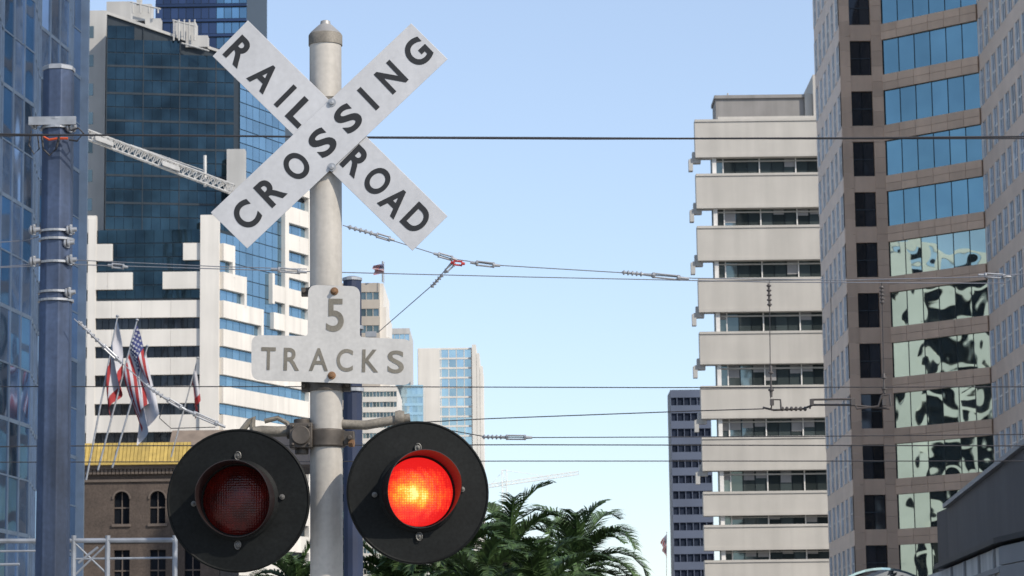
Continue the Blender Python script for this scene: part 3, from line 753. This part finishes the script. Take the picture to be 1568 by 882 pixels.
# ------------------------------------------------------------------ banded beige building
YR = 245.
bb_ = empty('banded_beige_building', (at(1170,500,YR).x, YR, 0)); F = Fac(xy(1071,441,YR), xy(1300,441,YR))
bands = [(182,240),(265,318),(345,398),(425,477),(507,557),(590,640),(668,720),(752,789),(803,842),(857,900),(916,960),(975,1020),(1035,1085)]
Zr = lambda v: F.Z(1165, v)
sL = F.S(1069.5); sW = F.S(1094); sR = F.S(1300)
b = B(); F.box(b, sW+.05, sR, 0, Zr(184), -2.0, -1.0); F.box(b, sW+3.2, sR, 0, Zr(184), -30, -2.0); b.done('core', M['mulldark'], bb_)
wl = B(); gw = B(); fr = B(); br = B(); bl_ = B(); rb = random.Random(11)
for i, (v0, v1) in enumerate(bands):
    z1, z0 = Zr(v0), Zr(v1)
    F.box(wl, sL, sR, z0, z1, -1.3, 0)
    F.box(wl, sL+.0, sR, z1-.22, z1+.0, .0015, .09)      # coping lip
    F.box(wl, sL+.0, sR, z0, z0+.3, .0015, .07)
    F.box(wl, sL+3.5, sR, z0+.1, z1-.1, -29, -1.31)
    if i+1 < len(bands):
        zl = Zr(bands[i+1][0]); n = 11
        for k in range(n):
            x0_, x1_ = lerp(sW,sR,k/n), lerp(sW,sR,(k+1)/n); F.quad(gw, x0_+.04, x1_-.04, zl, z0, -.9)
            if k and k % 3 == 1: F.box(fr, x0_-.05, x0_+.05, zl, z0, -.88, -.75)
            if rb.random() < .35: F.quad(bl_, x0_+.08, x1_-.08, z0-(z0-zl)*rb.uniform(.3,.75), z0-.02, -.86)   # roller blinds
        F.box(fr, sW+.1, sW+.46, zl+.002, z0-.002, -.88, -.3)
        F.box(br, sW+.5, sR, zl+(z0-zl)*.80, zl+(z0-zl)*.87, -.84, -.72)
        if i < 7:       # balcony brackets stepping off the left flank
            F.box(br, sL-.60, sL-.22, z0-1.15, z0-.1, -1.1, -.3); F.box(br, sL-.45, sL+.5, z0-.42, z0-.003, -1.2, -.35); F.box(br, sL-.25, sL-.004, z0-.1, z0+.6, -1.2, -.4)
wl.done('precast_bands', M['beige'], bb_, bevel=0); gw.done('windows', M['g_band'], bb_); fr.done('window_frames', M['whitefr'], bb_); br.done('balcony_brackets', M['cream'], bb_)
bl_.done('roller_blinds', M['midgrey'], bb_)
b = B(); F.box(b, F.S(1102,200), F.S(1240,200), Zr(184)+.01, Zr(134), -8, -4); F.box(b, F.S(1100,200), F.S(1242,200), Zr(136), Zr(131), -8.2, -3.8)
b.done('penthouse', M['beigegrey'], bb_)
b = B(); F.box(b, F.S(1240.5,200), F.S(1252,200), Zr(184)+.01, Zr(131), -8, -3.7); F.box(b, F.S(1252.5,200), F.S(1275,200), Zr(184)+.01, Zr(104), -12, -3); F.box(b, F.S(1100.5,200), F.S(1252,200), Zr(182)+.012, Zr(176), -3.5, -.6)
b.cyl(F.P(F.S(1124,200),Zr(131),-6), F.P(F.S(1124,200),Zr(120),-6), .08, seg=6)
b.done('roof_upstands', M['beige'], bb_)

# ------------------------------------------------------------------ pink granite tower (right)
YC = 190.
pt_ = empty('tan_granite_tower', (at(1400,441,YC).x, YC, 0))
XA = at(1297,441,YC).x
Fn = Fac((XA,206), (XA,YC))                       # narrow flank facing the street
Ff = Fac((XA,YC), xy(1363,441,YC))                # short front
pC = xy(1363,441,YC); pD = xy(1512,441,184.6)
Fg = Fac(pC, pD)                                  # canted glass front
Fs = Fac(pD, (pD[0],118))                         # long flank
Zp = lambda v: Ff.Z(1328, v)
HT = 66.
b = B(); b.prism([(XA+.5,205.8),(XA+.5,YC+.5),(pC[0],pC[1]+.5),(pD[0]+.4,pD[1]+.4),(pD[0]+.5,118),(50,118),(50,205.8)], 0, HT); b.done('core', M['mulldark'], pt_)
fl = [(Zp(62+77.3*k+53), Zp(62+77.3*k)) for k in range(-3, 14)]
zsplit = Zp(350)  # panes below this height use the glass copy with brightened reflections
wl = B(); lt_ = B(); gk = B(); gt = B(); gm = B(); fr = B(); gp = B(); mk = B()
sa, sb = Ff.S(1313), Ff.S(1346)
zprev = 0
def stone(F_, x0_, x1_, z0, z1, o0, o1, bb=wl, hz_=1.1):
    n = max(1, round((z1-z0)/hz_))
    for i in range(n): F_.box(bb, x0_, x1_, lerp(z0,z1,i/n)+.008, lerp(z0,z1,(i+1)/n)-.008, o0, o1)
stone(Ff, 0, sa, 0, HT, -.5, 0); stone(Ff, sb, Ff.L, 0, HT, -.5, 0)
for z0, z1 in reversed(fl):
    if z1 < 0: continue
    z0 = max(z0, 0)
    # short front
    Ff.box(wl, sa+.003, sb-.003, zprev, z0, -.5, -.06)
    for i in range(2): Ff.quad(gk, lerp(sa,sb,i/2)+.02, lerp(sa,sb,(i+1)/2)-.03, z0, z1, -.3)
    Ff.box(mk, sa, sb, lerp(z0,z1,.5)-.03, lerp(z0,z1,.5)+.03, -.29, -.24)
    # canted front bands in stone panels
    n = 6
    for i in range(n):
        for j in range(2):
            Fg.box(wl, Fg.L*i/n+.012, Fg.L*(i+1)/n-.012, lerp(zprev,z0,j/2)+.01, lerp(zprev,z0,(j+1)/2)-.01, -.5, .12)
    for i in range(n):
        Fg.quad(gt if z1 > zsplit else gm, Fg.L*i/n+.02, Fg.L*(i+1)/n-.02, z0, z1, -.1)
        Fg.box(mk, Fg.L*i/n-.014, Fg.L*i/n+.014, z0+.002, z1-.002, -.2, -.06)
    # flanks: punched windows
    for FF, step, ww in ((Fn, 2.3, 1.5), (Fs, 2.2, 1.45)):
        FF.box(lt_, 0.02, FF.L-.01, zprev+.002, z0, -.5, -.03)
        nn = int(FF.L/step); st = FF.L/nn; mg = (st-ww)/2
        for i in range(nn):
            x0_ = i*st
            FF.box(lt_, x0_+(.02 if i == 0 else 0), x0_+mg, z0+.002, z1, -.5, .0)
            FF.box(lt_, x0_+mg+ww, x0_+st-.003, z0+.002, z1, -.5, .0)
            FF.quad(gp, x0_+mg, x0_+mg+ww, z0, z1, -.10)
            FF.box(fr, x0_+mg, x0_+mg+.14, z0+.004, z1-.004, -.09, .02); FF.box(fr, x0_+mg+ww/2-.05, x0_+mg+ww/2+.05, z0+.004, z1-.004, -.09, -.04)
            FF.box(fr, x0_+mg+.15, x0_+mg+ww, lerp(z0,z1,.5)-.05, lerp(z0,z1,.5)+.05, -.09, -.05)
    zprev = z1
for FF in (Fn, Fs): FF.box(lt_, 0.02, FF.L-.01, zprev, HT, -.5, 0)
wl.done('granite_bands', M['pink'], pt_); lt_.done('flank_granite', M['pinklt'], pt_); gk.done('black_windows', M['g_black'], pt_)
gt.done('mirror_windows', M['g_teal'], pt_); gm.done('brightened_lower_windows', M['g_teal_bright'], pt_); gp.done('flank_windows', M['g_flank'], pt_); fr.done('window_frames', M['whitefr'], pt_); mk.done('mullions', M['mulldark'], pt_)

# office block across the street (seen from here only as a reflection in the mirror windows)
ob = empty('white_office_building', (-62,180,0)); Fo = Fac((-62,135),(-62,240)); wl = B(); gw = B()
Fo.box(gw, 0, Fo.L, 0, 46, -20, -.5); z = 0
for k in range(13):
    Fo.box(wl, 0, Fo.L, z, z+1.0, -.5, .1); z += 3.9
rr = random.Random(3); s0 = 0
while s0 < Fo.L-6:
    w0 = rr.choice((1.0,1.6,2.4,3.6)); Fo.box(wl, s0, s0+w0, 0, rr.uniform(42,50), -.5, rr.uniform(.3,.5)); s0 += w0+rr.choice((2.2,3.2,4.4))
wl.done('walls', M['whiterefl'], ob); gw.done('windows', M['g_black'], ob)

# ------------------------------------------------------------------ bottom right low buildings
dk = empty('dark_grey_building', (13,75,0))
pa, pb = xy(1451,800,80), xy(1600,800,58); Fk2 = Fac(pa, pb)
z0, z1 = at(1451,778,80).z, None
b = B(); b.prism([pa, pb, (40,pb[1]), (40,82), (pa[0],82)], 0, z0); b.done('walls', M['darkgrey'], dk)
b = B(); Fk2.box(b, -.1, Fk2.L, z0+.002, z0+.12, -.5, .12); b.done('parapet_coping', M['midgrey'], dk)
pw_ = empty('pale_low_building', (9,55,0))
pa, pb = xy(1441,870,60), xy(1532,800,50.5); F3 = Fac(pa, pb); z0 = at(1441,864,60).z
pc = xy(1640,800,46)
b = B(); b.prism([pa, pb, pc, (30,pc[1]), (30,62), (pa[0],62)], 0, z0-.15); b.done('walls', M['palewall'], pw_)
b = B(); F3.box(b, -.1, F3.L+.02, z0-.10, z0, -1.5, .14)
F4 = Fac(pb, pc); F4.box(b, 0, F4.L, z0-.10, z0+.003, -1.5, .14); b.done('roof_edge', M['roofblack'], pw_)
b = B(); n = 12
for i in range(n): F4.box(b, .02, F4.L, z0-.17-i*.35-.33, z0-.17-i*.35, -.1, .06)
b.done('metal_cladding', M['midgrey'], pw_)
b = B()
for i in range(4): F3.box(b, 2+i*2.2, 2.12+i*2.2, 0, z0-.16, .003, .05)
F3.box(b, 0, F3.L, z0-.62, z0-.52, .003, .06)
b.done('wall_ribs', M['midgrey'], pw_)
# curved shelter roof
sh = empty('tram_shelter', (at(1350,875,70).x,70,0)); b = B(); q = at(1350,869,70); n = 12; R = 1.9
for i in range(n):
    a0 = math.pi*(.28+.44*i/n); a1 = math.pi*(.28+.44*(i+1)/n); c = q-Vector((0,0,R))
    f0 = Vector((-math.cos(a0)*R*1.0,0,math.sin(a0)*R)); f1 = Vector((-math.cos(a1)*R,0,math.sin(a1)*R))
    b.hexa([c+f0*.97, c+f1*.97, c+f1*.97+Vector((0,6,0)), c+f0*.97+Vector((0,6,0)), c+f0, c+f1, c+f1+Vector((0,6,0)), c+f0+Vector((0,6,0))])
b.done('curved_roof', M['g_pale'], sh)
b = B()
for sx in (-.9,.9):
    for dy in (.2,5.8): b.cyl((q.x+sx,70+dy,0), (q.x+sx,70+dy,q.z-.25), .07, seg=8)
b.done('posts', M['steel'], sh)

# ------------------------------------------------------------------ steel gantry lower left
gn = empty('steel_gantry', (at(190,850,32).x,32,0)); b = B()
def gt_(pts, r=.035, Y=32): b.tube([at(u,v,Y) for u, v in pts], r*.8, 8)
gt_([(-80,829),(268,827)]); gt_([(110,856),(268,854)], .016); gt_([(-80,845),(115,843)], .016); gt_([(-80,866),(30,864)], .02)
for u in (113,165,268):
    t = at(u,820,32); b.cyl((t.x,32,0), t, .03, seg=8)
gt_([(115,880),(165,832)], .016); gt_([(165,880),(115,832)], .014); gt_([(120,862),(150,838)], .02)
b.done('tubes', M['gantry'], gn, True)

# ------------------------------------------------------------------ flags
def flag(name, base, top, Y, hoist, fly, drop, kind, seed):
    rnd = random.Random(seed); A = at(*base, Y); T = at(*top, Y)
    e = empty(name, A); b = B(); b.cyl(A, T, .04, .03, 8); b.lathe(T, (0,0,1), [(.001,-.06),(.06,-.03),(.07,0),(.05,.04),(.001,.06)], 10); b.done('staff', M['steel'], e, True)
    K = Y/FPX; d = (A-T).normalized(); nh, nf = 13, 22
    b = B(); mats = []
    for i in range(nh+1):
        h = i/nh
        for j in range(nf+1):
            f_ = j/nf
            p = T+d*(.15+h*hoist)*1.0 + Vector((fly[0]*K*f_, 0, -fly[1]*K*f_))
            p += Vector((.13*math.sin(h*9+f_*3+seed)*f_**.5, -.22*math.sin(h*11+f_*4+seed*2)*f_**.4, -.08*math.sin(h*7)*f_))
            p.x += (h-.5)*drop*f_
            b.v.append(tuple(p))
    for i in range(nh):
        for j in range(nf):
            b.f.append((i*(nf+1)+j, i*(nf+1)+j+1, (i+1)*(nf+1)+j+1, (i+1)*(nf+1)+j))
            if kind == 'us': mats.append(2 if (i < 7 and j < 9) else (0 if i % 2 == 0 else 1))
            elif kind == 'ca': mats.append(0 if j > 16 or i > 10 else 1)
            else: mats.append(1)
    o = b.done('cloth', [M['fl_red'], M['fl_white'], M['fl_blue']], e, True, ang=180)
    for p_, mi in zip(o.data.polygons, mats): p_.material_index = mi
    if kind == 'us':
        s_ = B()
        for i in range(0, 7, 1):
            for j in range(1, 9, 2):
                p = (Vector(b.v[i*(nf+1)+j])+Vector(b.v[(i+1)*(nf+1)+j+1]))/2+Vector((0,-.012,0)); r_ = .03*hoist/1.4
                s_.quad(p+Vector((-r_,0,-r_)), p+Vector((r_,0,-r_)), p+Vector((r_,0,r_)), p+Vector((-r_,0,r_)))
        s_.done('stars', M['fl_white'], e)
YF = 104.
flag('state_flag', (132,735), (180,484), YF, 1.7, (8,88), -.25, 'ca', 1)
flag('american_flag', (150,720), (210,490), YF, 1.9, (26,92), -.10, 'us', 2)
flag('white_flag', (172,716), (226,530), YF, 1.2, (10,100), -.3, 'w', 5)
flag('red_white_flag', (262,700), (303,548), YF+30, 1.0, (4,58), .1, 'ca', 4)
flag('american_flag', (1020,1000), (1021,815), 300, 1.6, (-6,14), .5, 'us', 3)
flag('american_flag', (588,434), (588,402), 349, 1.2, (-16,3), .2, 'us', 6)

# ------------------------------------------------------------------ palms
def palm(u, v, Y, L, n, seed):
    rnd = random.Random(seed); c = at(u, v, Y); e = empty('palm_tree', (c.x, Y, 0))
    b = B(); pr = []
    k = 16
    for i in range(k+1):
        t = i/k; pr.append((lerp(.26,.17,t)+(.02 if i % 2 else 0), c.z*t))
    b.lathe((c.x,Y,0), (0,0,1), pr, 12, cap1=True); b.done('trunk', M['trunk'], e)
    b = B()
    for i in range(n):
        az = i*2.399+rnd.uniform(-.2,.2); el = math.radians(lerp(80, -30, (i/n)**.9)+rnd.uniform(-8,8))
        Lf = L*rnd.uniform(.8,1.15); p = Vector(c); st = 18; dl = Lf/st; pts = []
        bend = rnd.uniform(.09,.15); tw = rnd.uniform(-.03,.03)
        for s_ in range(st+1):
            pts.append(p.copy()); d = Vector((math.cos(az)*math.cos(el), math.sin(az)*math.cos(el), math.sin(el)))
            p = p+d*dl; el -= bend*(.3+1.5*s_/st)*(.5+.5*math.cos(max(min(el,1.5),-1.5))); az += tw
        b.tube(pts[::3]+[pts[-1]], .014, 4)
        m_ = 44
        for s_ in range(4, m_):
            t = s_/m_; fi = t*st; i0 = int(fi); q = lerp(pts[i0], pts[min(i0+1,st)], fi-i0)
            d = (pts[min(i0+1,st)]-pts[max(i0-1,0)]).normalized(); sd = d.cross(Vector((0,0,1)))
            if sd.length < .05: sd = Vector((1,0,0))
            sd.normalize(); up = sd.cross(d)
            ll = .235*L*math.sin(math.pi*min(1,.10+t*.84))**.7*rnd.uniform(.8,1.1)
            for sg_ in (-1, 1):
                dr = (sd*sg_*.72+d*.8+up*rnd.uniform(.1,.4)).normalized(); tip = q+dr*ll*.55; tip2 = tip+(dr*.9+Vector((0,0,-.45))).normalized()*ll*.5
                wv = d*.024
                b.quad(q-wv, q+wv, tip+wv*.8, tip-wv*.8)
                nn = len(b.v); b.v += [tuple(tip-wv*.8), tuple(tip+wv*.8), tuple(tip2)]; b.f.append((nn,nn+1,nn+2))
    b.done('fronds', M['leaf'], e)
palm(778, 862, 50, 1.7, 34, 1)
palm(884, 874, 52, 1.9, 34, 2)
palm(700, 880, 47, 1.6, 34, 3)
palm(600, 905, 48, 1.5, 34, 4)
palm(825, 925, 45, 1.5, 36, 5)
palm(940, 945, 55, 1.3, 30, 8)
palm(740, 915, 44, 1.4, 34, 9)
palm(455, 905, 50, 1.3, 28, 6)
print('OBJ', len(bpy.data.objects))
